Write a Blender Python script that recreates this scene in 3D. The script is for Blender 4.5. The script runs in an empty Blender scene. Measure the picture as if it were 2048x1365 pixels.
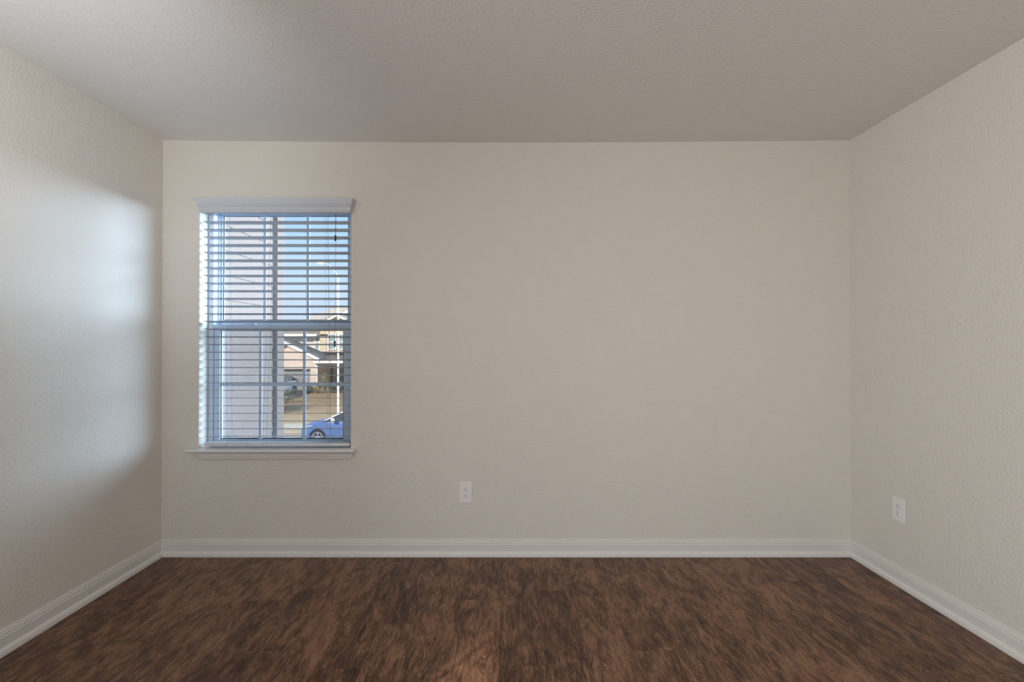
import bpy, bmesh, math, random
from mathutils import Vector, Matrix, noise
random.seed(7)
R = math.radians
S = bpy.context.scene
COL = S.collection

# ------------------------------------------------------------------ camera
F = 910.2                     # focal length in pixels of a 2048 px wide frame (16 mm on 36 mm)
CX, CY, PITCH, EYE = 1007.0, 682.5, R(0.35), 1.24
cam = bpy.data.objects.new('camera', bpy.data.cameras.new('camera'))
cam.data.sensor_width = 36.0
cam.data.lens = 16.0
cam.data.shift_x = (1024.0 - CX) / 2048.0
cam.data.clip_start = 0.02
cam.data.clip_end = 400
cam.location = (0, 0, EYE)
cam.rotation_euler = (R(90) + PITCH, 0, 0)
COL.objects.link(cam)
S.camera = cam

def at(px, py, Y):
    """a point seen in the photograph, Y metres in front of the camera"""
    a, b = (px - CX) / F, -(py - CY) / F
    dy = math.cos(PITCH) - b * math.sin(PITCH)
    dz = math.sin(PITCH) + b * math.cos(PITCH)
    t = Y / dy
    return Vector((a * t, Y, EYE + dz * t))

# ------------------------------------------------------------------ view, world, lights
S.view_settings.view_transform = 'Standard'
S.view_settings.look = 'None'
S.view_settings.gamma = 1.0
S.view_settings.exposure = 0.0
S.view_settings.use_curve_mapping = False
S.cycles.use_denoising = True
S.cycles.max_bounces = 12
S.cycles.diffuse_bounces = 6
S.cycles.transparent_max_bounces = 16
S.cycles.sample_clamp_indirect = 6.0
S.cycles.caustics_reflective = False
S.cycles.caustics_refractive = False

world = bpy.data.worlds.new('sky')
S.world = world
world.use_nodes = True
wt = world.node_tree
wt.nodes.clear()
def wn(t, **k):
    n = wt.nodes.new(t)
    for a, v in k.items(): setattr(n, a, v)
    return n
w_out = wn('ShaderNodeOutputWorld'); w_bg = wn('ShaderNodeBackground')
w_tc = wn('ShaderNodeTexCoord'); w_sep = wn('ShaderNodeSeparateXYZ')
w_ramp = wn('ShaderNodeValToRGB')
wt.links.new(w_tc.outputs['Generated'], w_sep.inputs[0])
w_mr = wn('ShaderNodeMapRange'); w_mr.inputs[1].default_value = -0.1; w_mr.inputs[2].default_value = 1.0
wt.links.new(w_sep.outputs['Z'], w_mr.inputs[0]); wt.links.new(w_mr.outputs[0], w_ramp.inputs[0])
els = w_ramp.color_ramp.elements
els[0].position = 0.0; els[0].color = (0.40, 0.36, 0.30, 1)
els[1].position = 1.0; els[1].color = (0.22, 0.42, 0.80, 1)
for p, c in ((0.085, (0.42, 0.40, 0.36, 1)), (0.10, (0.70, 0.80, 0.93, 1)), (0.20, (0.62, 0.84, 1.1, 1)), (0.34, (0.46, 0.75, 1.12, 1))):
    e = els.new(p); e.color = c
# glow added to the unseen right side of the sky to light the left wall
w_dot = wn('ShaderNodeVectorMath', operation='DOT_PRODUCT')
g = Vector((0.885, 0.46, 0.14)).normalized()
w_dot.inputs[1].default_value = g
wt.links.new(w_tc.outputs['Generated'], w_dot.inputs[0])
w_m2 = wn('ShaderNodeMapRange'); w_m2.interpolation_type = 'SMOOTHSTEP'
w_m2.inputs[1].default_value = 0.84; w_m2.inputs[2].default_value = 1.0; w_m2.inputs[3].default_value = 0; w_m2.inputs[4].default_value = 1
wt.links.new(w_dot.outputs['Value'], w_m2.inputs[0])
SKY_GLOW = (88, 119, 152, 1)
w_mix = wn('ShaderNodeMix', data_type='RGBA', blend_type='ADD')
wt.links.new(w_m2.outputs[0], w_mix.inputs[0]); wt.links.new(w_ramp.outputs[0], w_mix.inputs[6])
w_mix.inputs[7].default_value = SKY_GLOW
wt.links.new(w_mix.outputs[2], w_bg.inputs[0]); w_bg.inputs[1].default_value = 1.0
wt.links.new(w_bg.outputs[0], w_out.inputs[0])

def lamp(name, kind, loc, target, energy, color, **k):
    d = bpy.data.lights.new(name, kind); d.energy = energy; d.color = color
    for a, v in k.items(): setattr(d, a, v)
    o = bpy.data.objects.new(name, d); COL.objects.link(o); o.location = loc
    o.rotation_euler = (Vector(target) - Vector(loc)).to_track_quat('-Z', 'Y').to_euler()
    return o
XS = -2.003                   # left wall face
lamp('sun', 'SUN', (-8, -8, 14), (-8 + .50, -8 + .62, 14 - .50), 8.0, (1.0, 0.92, 0.80), angle=R(0.6))
# added fill light behind the camera, inside an invented rear window
lamp('rear_fill_light', 'AREA', (-0.10, -1.86, 1.42), (-0.10, 2.6, 1.42), 16, (1.0, 0.96, 0.90), shape='RECTANGLE', size=2.3, size_y=1.5)
# added fill light for the right wall, inside an invented left window
lamp('side_fill_light', 'AREA', (XS + .05, -1.12, 1.42), (3, -1.12, 1.42), 72, (0.97, 1.0, 1.02), shape='RECTANGLE', size=1.3, size_y=1.4, spread=R(150))
lamp('added_bounce_light', 'SPOT', (-1.20, 0.50, 1.62), (-2.0, 1.90, 2.50), 54, (0.93, 0.98, 1.04), shadow_soft_size=.10, spot_size=R(96), spot_blend=1.0)  # added light imitating flash bounced off the ceiling and left wall

# ------------------------------------------------------------------ materials
def nodes_of(m):
    m.use_nodes = True
    return m.node_tree, m.node_tree.nodes['Principled BSDF']
def mat(name, col, rough=0.6, spec=0.5, metal=0.0, var=0.0, vscale=(4, 4, 4), bump=0.0, bscale=120.0, bdist=0.002, bdetail=2.0, emit=None):
    m = bpy.data.materials.new(name); nt, b = nodes_of(m)
    b.inputs['Base Color'].default_value = (*col, 1); b.inputs['Roughness'].default_value = rough
    b.inputs['Metallic'].default_value = metal; b.inputs['Specular IOR Level'].default_value = spec
    tc = nt.nodes.new('ShaderNodeTexCoord')
    if var:
        mp = nt.nodes.new('ShaderNodeMapping'); mp.inputs['Scale'].default_value = vscale
        n = nt.nodes.new('ShaderNodeTexNoise'); n.inputs['Scale'].default_value = 1.0; n.inputs['Detail'].default_value = 5
        nt.links.new(tc.outputs['Object'], mp.inputs[0]); nt.links.new(mp.outputs[0], n.inputs['Vector'])
        r = nt.nodes.new('ShaderNodeValToRGB')
        r.color_ramp.elements[0].position = .3; r.color_ramp.elements[1].position = .7
        r.color_ramp.elements[0].color = (*[max(0, c * (1 - var)) for c in col], 1)
        r.color_ramp.elements[1].color = (*[min(1, c * (1 + var)) for c in col], 1)
        nt.links.new(n.outputs[0], r.inputs[0]); nt.links.new(r.outputs[0], b.inputs['Base Color'])
    if bump:
        n = nt.nodes.new('ShaderNodeTexNoise'); n.inputs['Scale'].default_value = bscale; n.inputs['Detail'].default_value = bdetail
        bp = nt.nodes.new('ShaderNodeBump'); bp.inputs['Strength'].default_value = bump; bp.inputs['Distance'].default_value = bdist
        nt.links.new(tc.outputs['Object'], n.inputs['Vector']); nt.links.new(n.outputs[0], bp.inputs['Height'])
        nt.links.new(bp.outputs[0], b.inputs['Normal'])
    return m
PAINT = (0.715, 0.682, 0.628)
M = {}
M['wall'] = mat('wall_paint', PAINT, .75, .3, bump=.75, bscale=95, bdist=.0035, bdetail=2)
M['ceiling'] = mat('ceiling_paint', (0.76, 0.75, 0.735), .85, .2, bump=.6, bscale=95, bdist=.0035, bdetail=2.5)
M['trim'] = mat('white_trim_paint', (0.74, 0.72, 0.69), .38, .5)
M['sill'] = mat('white_sill_paint', (0.80, 0.79, 0.79), .35, .5)
M['vinyl'] = mat('white_vinyl', (0.57, 0.67, 0.79), .35, .5)
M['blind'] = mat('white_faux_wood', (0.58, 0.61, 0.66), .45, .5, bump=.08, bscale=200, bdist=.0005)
M['slat'] = mat('shaded_white_faux_wood', (0.39, 0.41, 0.45), .45, .5)  # darker copy of the white blind colour, imitating backlit shade on the slats
M['rail'] = mat('white_rail', (0.64, 0.655, 0.69), .4, .5)
M['gasket'] = mat('dark_gasket', (0.05, 0.055, 0.06), .6)
M['cord'] = mat('blind_cord', (0.35, 0.36, 0.38), .8)
M['dark_cord'] = mat('pull_cord_dark', (0.07, 0.07, 0.075), .8)
M['tassel'] = mat('dark_tassel', (0.035, 0.035, 0.03), .5)
M['plate'] = mat('outlet_plastic', (0.82, 0.80, 0.80), .35, .5)
M['slot'] = mat('outlet_slot', (0.03, 0.028, 0.025), .7)
M['screw'] = mat('outlet_screw', (0.75, 0.74, 0.72), .35, .5, .3)
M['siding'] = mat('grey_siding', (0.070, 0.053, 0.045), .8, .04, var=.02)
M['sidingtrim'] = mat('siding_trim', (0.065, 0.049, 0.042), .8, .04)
M['brick_trim'] = mat('exterior_trim', (0.86, 0.85, 0.83), .6)
M['roof'] = mat('asphalt_shingle', (0.17, 0.155, 0.147), .9, .1, var=.25, vscale=(3, 3, 14))
M['roof2'] = mat('warm_shingle', (0.27, 0.24, 0.205), .9, .1, var=.2, vscale=(3, 3, 14))
M['housesiding'] = mat('cream_siding', (0.78, 0.73, 0.69), .7, .2, var=.05, vscale=(.4, .4, 30))
M['stone'] = mat('tan_stone', (0.70, 0.60, 0.45), .85, .1, var=.2, vscale=(5, 5, 8))
M['pane'] = mat('house_window_glass', (0.32, 0.41, 0.43), .3, .6)
M['shade'] = mat('garage_door_paint', (0.30, 0.30, 0.315), .8)
M['door'] = mat('front_door', (0.22, 0.20, 0.17), .6)
M['lawn'] = mat('dry_lawn', (0.33, 0.240, 0.145), .95, .05, var=.16, vscale=(1.2, 1.8, 1), bump=.5, bscale=14, bdist=.03, bdetail=5)
M['concrete'] = mat('concrete', (0.38, 0.335, 0.275), .9, .1, var=.05, vscale=(2, 2, 2))
M['lightconcrete'] = mat('light_concrete', (0.58, 0.56, 0.53), .9, .1, var=.04, vscale=(2, 2, 2))
M['asphalt'] = mat('asphalt', (0.30, 0.275, 0.245), .92, .1, var=.06, vscale=(3, 3, 3))
M['leaf'] = mat('leaf', (0.17, 0.18, 0.11), .7, .3, var=.35, vscale=(6, 6, 6))
M['leaf2'] = mat('olive_leaf', (0.36, 0.31, 0.15), .7, .3, var=.35, vscale=(6, 6, 6))
M['bark'] = mat('bark', (0.16, 0.12, 0.085), .9, .1, var=.3, vscale=(8, 8, 30))
M['lampmetal'] = mat('white_metal', (0.86, 0.86, 0.85), .4, .5)
M['lamparm'] = mat('grey_metal', (0.40, 0.38, 0.37), .5, .5)
M['bluepaint'] = mat('blue_car_paint', (0.085, 0.155, 0.37), .3, .5)
M['silverpaint'] = mat('silver_car_paint', (0.42, 0.43, 0.44), .25, .6)
M['carglass'] = mat('car_glass', (0.06, 0.07, 0.085), .08, .7)
M['tyre'] = mat('tyre_rubber', (0.03, 0.03, 0.032), .8, .2)
M['alloy'] = mat('alloy', (0.65, 0.66, 0.68), .3, .5, .6)
M['carblack'] = mat('car_black_trim', (0.025, 0.025, 0.028), .6)
M['carwhite'] = mat('car_white_trim', (0.88, 0.88, 0.88), .3)
M['carlight'] = mat('car_headlamp', (0.55, 0.58, 0.62), .1, .7)

M['shade_strip'] = mat('grey_shade_strip', (0.14, 0.135, 0.135), .7, .1)
def brick_mat():
    m = bpy.data.materials.new('pale_brick'); nt, b = nodes_of(m)
    b.inputs['Roughness'].default_value = .9
    tc = nt.nodes.new('ShaderNodeTexCoord')
    mp = nt.nodes.new('ShaderNodeMapping'); mp.inputs['Rotation'].default_value = (R(90), 0, 0)
    br = nt.nodes.new('ShaderNodeTexBrick')
    br.inputs['Scale'].default_value = 1.0; br.inputs['Brick Width'].default_value = .22; br.inputs['Row Height'].default_value = .085
    br.inputs['Mortar Size'].default_value = .012
    br.inputs['Color1'].default_value = (.76, .62, .52, 1); br.inputs['Color2'].default_value = (.62, .46, .38, 1); br.inputs['Mortar'].default_value = (.80, .74, .68, 1)
    sp = nt.nodes.new('ShaderNodeSeparateXYZ'); cb = nt.nodes.new('ShaderNodeCombineXYZ'); ad = nt.nodes.new('ShaderNodeMath')
    nt.links.new(tc.outputs['Object'], sp.inputs[0]); nt.links.new(sp.outputs[0], ad.inputs[0]); nt.links.new(sp.outputs[1], ad.inputs[1])
    nt.links.new(ad.outputs[0], cb.inputs[0]); nt.links.new(sp.outputs[2], cb.inputs[1]); nt.links.new(cb.outputs[0], br.inputs['Vector'])
    nt.links.new(br.outputs['Color'], b.inputs['Base Color'])
    return m
M['brick'] = brick_mat()

def glass_mat(name, tint, refl, ior=1.5):
    m = bpy.data.materials.new(name); m.use_nodes = True; nt = m.node_tree; nt.nodes.clear()
    o = nt.nodes.new('ShaderNodeOutputMaterial'); mx = nt.nodes.new('ShaderNodeMixShader')
    t = nt.nodes.new('ShaderNodeBsdfTransparent'); t.inputs[0].default_value = (*tint, 1)
    gl = nt.nodes.new('ShaderNodeBsdfGlossy'); gl.inputs['Roughness'].default_value = .02
    fr = nt.nodes.new('ShaderNodeFresnel'); fr.inputs[0].default_value = ior
    mu = nt.nodes.new('ShaderNodeMath'); mu.operation = 'MULTIPLY'; mu.inputs[1].default_value = refl
    nt.links.new(fr.outputs[0], mu.inputs[0]); nt.links.new(mu.outputs[0], mx.inputs[0])
    nt.links.new(t.outputs[0], mx.inputs[1]); nt.links.new(gl.outputs[0], mx.inputs[2]); nt.links.new(mx.outputs[0], o.inputs[0])
    return m
M['glass'] = glass_mat('window_glass', (.98, .985, .985), .7)
def screen_mat():
    m = bpy.data.materials.new('insect_mesh'); m.use_nodes = True; nt = m.node_tree; nt.nodes.clear()
    o = nt.nodes.new('ShaderNodeOutputMaterial'); mx = nt.nodes.new('ShaderNodeMixShader')
    t = nt.nodes.new('ShaderNodeBsdfTransparent'); d = nt.nodes.new('ShaderNodeBsdfDiffuse'); d.inputs[0].default_value = (.10, .11, .12, 1)
    mx.inputs[0].default_value = .24
    nt.links.new(t.outputs[0], mx.inputs[1]); nt.links.new(d.outputs[0], mx.inputs[2]); nt.links.new(mx.outputs[0], o.inputs[0])
    return m
M['screen'] = screen_mat()

def floor_mat():
    m = bpy.data.materials.new('dark_hickory_plank'); nt, b = nodes_of(m)
    N, L = nt.nodes, nt.links
    tc = N.new('ShaderNodeTexCoord')
    att = N.new('ShaderNodeAttribute'); att.attribute_name = 'plank'
    sep = N.new('ShaderNodeSeparateColor'); L.new(att.outputs['Color'], sep.inputs[0])
    off = N.new('ShaderNodeVectorMath'); off.operation = 'SCALE'; off.inputs[3].default_value = 23.0
    L.new(att.outputs['Color'], off.inputs[0])
    add = N.new('ShaderNodeVectorMath'); add.operation = 'ADD'
    L.new(tc.outputs['Object'], add.inputs[0]); L.new(off.outputs[0], add.inputs[1])
    def layer(sc, detail, dist, rough=.55):
        mp = N.new('ShaderNodeMapping'); mp.inputs['Scale'].default_value = sc
        n = N.new('ShaderNodeTexNoise'); n.inputs['Scale'].default_value = 1; n.inputs['Detail'].default_value = detail
        n.inputs['Distortion'].default_value = dist; n.inputs['Roughness'].default_value = rough
        L.new(add.outputs[0], mp.inputs[0]); L.new(mp.outputs[0], n.inputs['Vector'])
        return n.outputs[0]
    n1 = layer((12, 4.2, 1), 6, 1.9, .6)
    n2 = layer((150, 11.0, 1), 3, .9)
    n3 = layer((52, 9.5, 1), 4, 2.6, .65)
    def mth(op, a, bb):
        k = N.new('ShaderNodeMath'); k.operation = op
        for i, v in enumerate((a, bb)):
            if isinstance(v, (int, float)): k.inputs[i].default_value = v
            else: L.new(v, k.inputs[i])
        return k.outputs[0]
    s = mth('ADD', mth('MULTIPLY', n1, .50), mth('ADD', mth('MULTIPLY', n3, .38), mth('MULTIPLY', n2, .34)))
    s = mth('ADD', s, mth('MULTIPLY', mth('SUBTRACT', sep.outputs[0], .5), .060))
    mp4 = N.new('ShaderNodeMapping'); mp4.inputs['Scale'].default_value = (7, 3.2, 1)
    n4 = N.new('ShaderNodeTexNoise'); n4.inputs['Scale'].default_value = 1; n4.inputs['Detail'].default_value = 3; n4.inputs['Distortion'].default_value = .8
    L.new(tc.outputs['Object'], mp4.inputs[0]); L.new(mp4.outputs[0], n4.inputs['Vector'])
    s = mth('ADD', s, mth('MULTIPLY', mth('SUBTRACT', n4.outputs[0], .5), .17))
    r = N.new('ShaderNodeValToRGB'); L.new(s, r.inputs[0])
    e = r.color_ramp.elements
    e[0].position = .42; e[0].color = (.020, .0085, .005, 1)
    e[1].position = .80; e[1].color = (.34, .178, .102, 1)
    for p, c in ((.54, (.085, .038, .021, 1)), (.61, (.165, .079, .043, 1)), (.69, (.275, .142, .080, 1))):
        x = e.new(p); x.color = c
    # thin dark hickory figure
    f1 = layer((22, 7.0, 1), 3, 3.6, .5)
    wv = mth('ABSOLUTE', mth('SUBTRACT', mth('FRACT', mth('MULTIPLY', f1, 9.0), 0), .5), 0)
    mr = N.new('ShaderNodeMapRange'); mr.inputs[1].default_value = 0; mr.inputs[2].default_value = .20
    mr.inputs[3].default_value = .28; mr.inputs[4].default_value = 1
    L.new(wv, mr.inputs[0])
    mx = N.new('ShaderNodeMix'); mx.data_type = 'RGBA'; mx.blend_type = 'MULTIPLY'; mx.inputs[0].default_value = .9
    cc = N.new('ShaderNodeCombineColor'); 
    for i in range(3): L.new(mr.outputs[0], cc.inputs[i])
    L.new(r.outputs[0], mx.inputs[6]); L.new(cc.outputs[0], mx.inputs[7])
    L.new(mx.outputs[2], b.inputs['Base Color'])
    b.inputs['Roughness'].default_value = .42; b.inputs['Specular IOR Level'].default_value = .36
    rr = N.new('ShaderNodeMapRange'); rr.inputs[3].default_value = .30; rr.inputs[4].default_value = .48
    L.new(n3, rr.inputs[0]); L.new(rr.outputs[0], b.inputs['Roughness'])
    bp = N.new('ShaderNodeBump'); bp.inputs['Strength'].default_value = .35; bp.inputs['Distance'].default_value = .0012
    L.new(s, bp.inputs['Height']); L.new(bp.outputs[0], b.inputs['Normal'])
    return m
M['floor'] = floor_mat()

# ------------------------------------------------------------------ helpers
ORG = {}
def tag(o, label=None, cat=None, group=None, kind=None):
    if label: o['label'] = label
    if cat: o['category'] = cat
    if group: o['group'] = group
    if kind: o['kind'] = kind
    return o
def empty(name, loc, label=None, cat=None, group=None, kind=None, rz=0):
    o = bpy.data.objects.new(name, None); COL.objects.link(o); o.location = loc; o.rotation_euler.z = rz
    o.empty_display_size = .1
    ORG[o.name] = Vector(loc)
    return tag(o, label, cat, group, kind)

class MB:
    def __init__(s): s.v = []; s.f = []
    def add(s, vs, fs):
        b = len(s.v); s.v += [Vector(v) for v in vs]; s.f += [tuple(b + i for i in f) for f in fs]; return s
    def box(s, x0, x1, y0, y1, z0, z1):
        return s.add([(x0, y0, z0), (x1, y0, z0), (x1, y1, z0), (x0, y1, z0), (x0, y0, z1), (x1, y0, z1), (x1, y1, z1), (x0, y1, z1)],
                     [(0, 3, 2, 1), (4, 5, 6, 7), (0, 1, 5, 4), (1, 2, 6, 5), (2, 3, 7, 6), (3, 0, 4, 7)])
    def loft(s, rings, cap=True, closed=True):
        n = len(rings[0]); b = len(s.v)
        for r in rings: s.v += [Vector(p) for p in r]
        for i in range(len(rings) - 1):
            for j in range(n if closed else n - 1):
                k = (j + 1) % n
                s.f.append((b + i * n + j, b + i * n + k, b + (i + 1) * n + k, b + (i + 1) * n + j))
        if cap:
            s.f.append(tuple(b + j for j in range(n))[::-1]); s.f.append(tuple(b + (len(rings) - 1) * n + j for j in range(n)))
        return s
    def tube(s, pts, rad, n=8):
        pts = [Vector(p) for p in pts]; rings = []
        for i, p in enumerate(pts):
            t = (pts[min(i + 1, len(pts) - 1)] - pts[max(i - 1, 0)]).normalized()
            a = Vector((0, 1, 0)) if abs(t.y) < .9 else Vector((1, 0, 0))
            u = t.cross(a).normalized(); w = t.cross(u)
            r = rad[i] if isinstance(rad, (list, tuple)) else rad
            rings.append([p + r * (math.cos(2 * math.pi * k / n) * u + math.sin(2 * math.pi * k / n) * w) for k in range(n)])
        return s.loft(rings)
    def disc(s, c, axis, prof, n=24):
        """lathe: prof = [(radius, along axis)]"""
        axis = Vector(axis).normalized(); a = Vector((0, 0, 1)) if abs(axis.z) < .9 else Vector((1, 0, 0))
        u = axis.cross(a).normalized(); w = axis.cross(u); c = Vector(c)
        rings = [[c + h * axis + r * (math.cos(2 * math.pi * k / n) * u + math.sin(2 * math.pi * k / n) * w) for k in range(n)] for r, h in prof]
        return s.loft(rings)
    def prism(s, poly, axis, a, b):
        """poly of 2-D points extruded from a to b along axis: 'x' (y,z), 'y' (x,z), 'z' (x,y)"""
        def mk(p, t): return {'x': (t, p[0], p[1]), 'y': (p[0], t, p[1]), 'z': (p[0], p[1], t)}[axis]
        return s.loft([[mk(p, a) for p in poly], [mk(p, b) for p in poly]])
    def build(s, name, m, parent=None, loc=None, smooth=False, bevel=0, seg=2, label=None):
        o0 = ORG[parent.name] if parent else (Vector(loc) if loc is not None else Vector((0, 0, 0)))
        me = bpy.data.meshes.new(name); me.from_pydata([v - o0 for v in s.v], [], s.f)
        bm = bmesh.new(); bm.from_mesh(me); bmesh.ops.recalc_face_normals(bm, faces=bm.faces)
        if bevel: 
            es = [e for e in bm.edges if len(e.link_faces) == 2 and e.calc_face_angle(0) > R(30)]
            bmesh.ops.bevel(bm, geom=es, offset=bevel, segments=seg, affect='EDGES', profile=.5, clamp_overlap=True)
        bm.to_mesh(me); bm.free()
        me.materials.append(m if not isinstance(m, str) else M[m])
        if smooth: 
            for p in me.polygons: p.use_smooth = True
            me.set_sharp_from_angle(angle=R(35))
        o = bpy.data.objects.new(name, me); COL.objects.link(o)
        if parent: o.parent = parent
        else: o.location = o0
        ORG[o.name] = o0
        if label: o['label'] = label
        return o

# ------------------------------------------------------------------ room
YW = 2.67                      # back wall face
XL, XR = -2.003, 2.035
YR = -1.95                     # rear wall, behind the camera
ZC = at(327, 280.5, YW).z      # ceiling height (about 2.44)
WX0, WX1, WZ0, WZ1 = -1.786, -0.897, 0.616, 2.075   # window opening in the drywall

# floor: one mesh of planks, each plank a quad with its own random colour key
def build_floor():
    PW, PL = .176, 1.22
    ends = {0: 2.29, -1: 1.76, -2: 2.21, -4: 2.02, -5: 1.744, -7: 1.844, 1: 2.246, 2: 1.844, 9: 1.717}
    vs, fs, key = [], [], []
    for c in range(-14, 13):
        x0 = max(.161 + .176 * c - 0.0, XL - .02); x1 = min(.161 + .176 * (c + 1), XR + .02)
        if x1 <= x0: continue
        e = ends.get(c, 1.2 + random.random() * PL if c < -7 or c > 2 else 1.55 - .3 * random.random())
        ys = []
        y = e - PL * math.ceil((e - (YR - .1)) / PL)
        while y < YW + .05: ys.append(y); y += PL
        ys.append(y)
        for i in range(len(ys) - 1):
            a, b_ = max(ys[i], YR - .05), min(ys[i + 1], YW + .02)
            if b_ <= a: continue
            g_ = .0005; k = len(vs)
            vs += [(x0 + g_, a + g_, 0), (x1 - g_, a + g_, 0), (x1 - g_, b_ - g_, 0), (x0 + g_, b_ - g_, 0)]
            vs += [(x0, a, -.0012), (x1, a, -.0012), (x1, b_, -.0012), (x0, b_, -.0012)]
            rc = (random.random(), random.random(), random.random(), 1)
            fs.append((k, k + 1, k + 2, k + 3)); key.append(rc)
            for j in range(4):
                n_ = (j + 1) % 4; fs.append((k + 4 + j, k + 4 + n_, k + n_, k + j)); key.append((rc[0] * .1, rc[1], rc[2], 1))
    k = len(vs)
    for z in (-.0013, -.12): vs += [(XL - .12, YR - .12, z), (XR + .12, YR - .12, z), (XR + .12, YW + .16, z), (XL - .12, YW + .16, z)]
    for f in ((0, 1, 2, 3), (4, 7, 6, 5), (0, 4, 5, 1), (1, 5, 6, 2), (2, 6, 7, 3), (3, 7, 4, 0)):
        fs.append(tuple(k + i for i in f)); key.append((.0, .2, .2, 1))
    me = bpy.data.meshes.new('floor'); me.from_pydata(vs, [], fs); me.update()
    ca = me.color_attributes.new('plank', 'FLOAT_COLOR', 'CORNER')
    for p in me.polygons:
        for li in p.loop_indices: ca.data[li].color = key[p.index]
    me.materials.append(M['floor'])
    o = bpy.data.objects.new('floor', me); COL.objects.link(o); tag(o, kind='structure')
build_floor()

def build_ceiling():
    nx, ny = 24, 10; vs, fs = [], []
    def z(x):   # the board sags slightly between the side walls
        t = (x - (XL + XR) / 2) / ((XR - XL) / 2); return ZC - .014 * max(0, 1 - t * t)
    for top in (0, 1):
        for j in range(ny + 1):
            for i in range(nx + 1):
                x = XL - .1 + (XR - XL + .2) * i / nx; y = YR - .1 + (YW - YR + .25) * j / ny
                vs.append((x, y, z(x) if not top else ZC + .12))
    n = (nx + 1) * (ny + 1)
    for j in range(ny):
        for i in range(nx):
            a = j * (nx + 1) + i; q = (a, a + 1, a + nx + 2, a + nx + 1)
            fs.append(q[::-1]); fs.append(tuple(n + k for k in q))
    m = MB(); m.v = [Vector(v) for v in vs]; m.f = fs
    tag(m.build('ceiling', 'ceiling', smooth=True), kind='structure')
build_ceiling()

tag(MB().box(XR, XR + .14, YR - .14, YW, -.1, ZC + .1).build('wall_right', 'wall'), kind='structure')

def wall_with_hole(name, x0, x1, z0, z1, hx0, hx1, hz0, hz1, yi, yo, round_front):
    xs, zs = [x0, hx0, hx1, x1], [z0, hz0, hz1, z1]
    bm = bmesh.new(); V = {}
    for k, y in enumerate((yi, yo)):
        for i, x in enumerate(xs):
            for j, z in enumerate(zs): V[k, i, j] = bm.verts.new((x, y, z))
    for k in (0, 1):
        for i in range(3):
            for j in range(3):
                if (i, j) != (1, 1): bm.faces.new([V[k, i, j], V[k, i + 1, j], V[k, i + 1, j + 1], V[k, i, j + 1]])
    ring = [(1, 1), (2, 1), (2, 2), (1, 2)]
    for a in range(4):
        p, q = ring[a], ring[(a + 1) % 4]
        bm.faces.new([V[0, *p], V[0, *q], V[1, *q], V[1, *p]])
    outer = [(0, 0), (1, 0), (2, 0), (3, 0), (3, 1), (3, 2), (3, 3), (2, 3), (1, 3), (0, 3), (0, 2), (0, 1)]
    for a in range(12):
        p, q = outer[a], outer[(a + 1) % 12]
        bm.faces.new([V[0, *p], V[0, *q], V[1, *q], V[1, *p]])
    bmesh.ops.recalc_face_normals(bm, faces=bm.faces)
    if round_front:
        es = [e for e in bm.edges if {e.verts[0], e.verts[1]} in ({V[0, 1, 1], V[0, 1, 2]}, {V[0, 2, 1], V[0, 2, 2]}, {V[0, 1, 2], V[0, 2, 2]})]
        bmesh.ops.bevel(bm, geom=es, offset=round_front, segments=4, affect='EDGES', profile=.5)
    me = bpy.data.meshes.new(name); bm.to_mesh(me); bm.free(); me.materials.append(M['wall'])
    o = bpy.data.objects.new(name, me); COL.objects.link(o)
    return tag(o, kind='structure')
wall_with_hole('wall_back', XL - .14, XR + .14, -.1, ZC + .1, WX0, WX1, WZ0, WZ1, YW, YW + .17, .006)
wall_with_hole('wall_rear', XL - .14, XR + .14, -.1, ZC + .1, -1.30, 1.10, .65, 2.19, YR, YR - .14, 0)

# left wall: same builder in a turned frame (its local x runs along the room's Y)
o = wall_with_hole('wall_left', YR - .14, YW, -.1, ZC + .1, -1.79, -.45, .70, 2.14, -XL, -XL + .14, 0)
for v in o.data.vertices: v.co = Vector((-v.co.y, v.co.x, v.co.z))
o.data.flip_normals()
# baseboards
BP = [(0, .096), (.005, .096), (.0078, .0925), (.0080, .0895), (.0060, .0878), (.0095, .0850), (.0112, .0815), (.0112, .0775), (.0085, .0755), (.0125, .0725), (.0135, .069),
      (.0135, .031), (.0150, .029), (.0200, .0265), (.0235, .021), (.0255, .013), (.0262, .006), (.0262, .002), (.0250, 0), (0, 0)]
def baseboard(name, p0, p1, nrm):
    """p0, p1: ends on the wall line, mitred 45 degrees inwards"""
    p0, p1 = Vector(p0), Vector(p1); d = (p1 - p0).normalized(); n = Vector(nrm)
    r0 = [p0 + n * t + d * t + Vector((0, 0, z)) for t, z in BP]
    r1 = [p1 + n * t - d * t + Vector((0, 0, z)) for t, z in BP]
    tag(MB().loft([r0, r1]).build(name, 'trim'), kind='structure')
baseboard('baseboard_back', (XL, YW, 0), (XR, YW, 0), (0, -1, 0))
baseboard('baseboard_left', (XL, YR, 0), (XL, YW, 0), (1, 0, 0))
baseboard('baseboard_right', (XR, YW, 0), (XR, YR, 0), (-1, 0, 0))
baseboard('baseboard_rear', (XR, YR, 0), (XL, YR, 0), (0, 1, 0))

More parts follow.
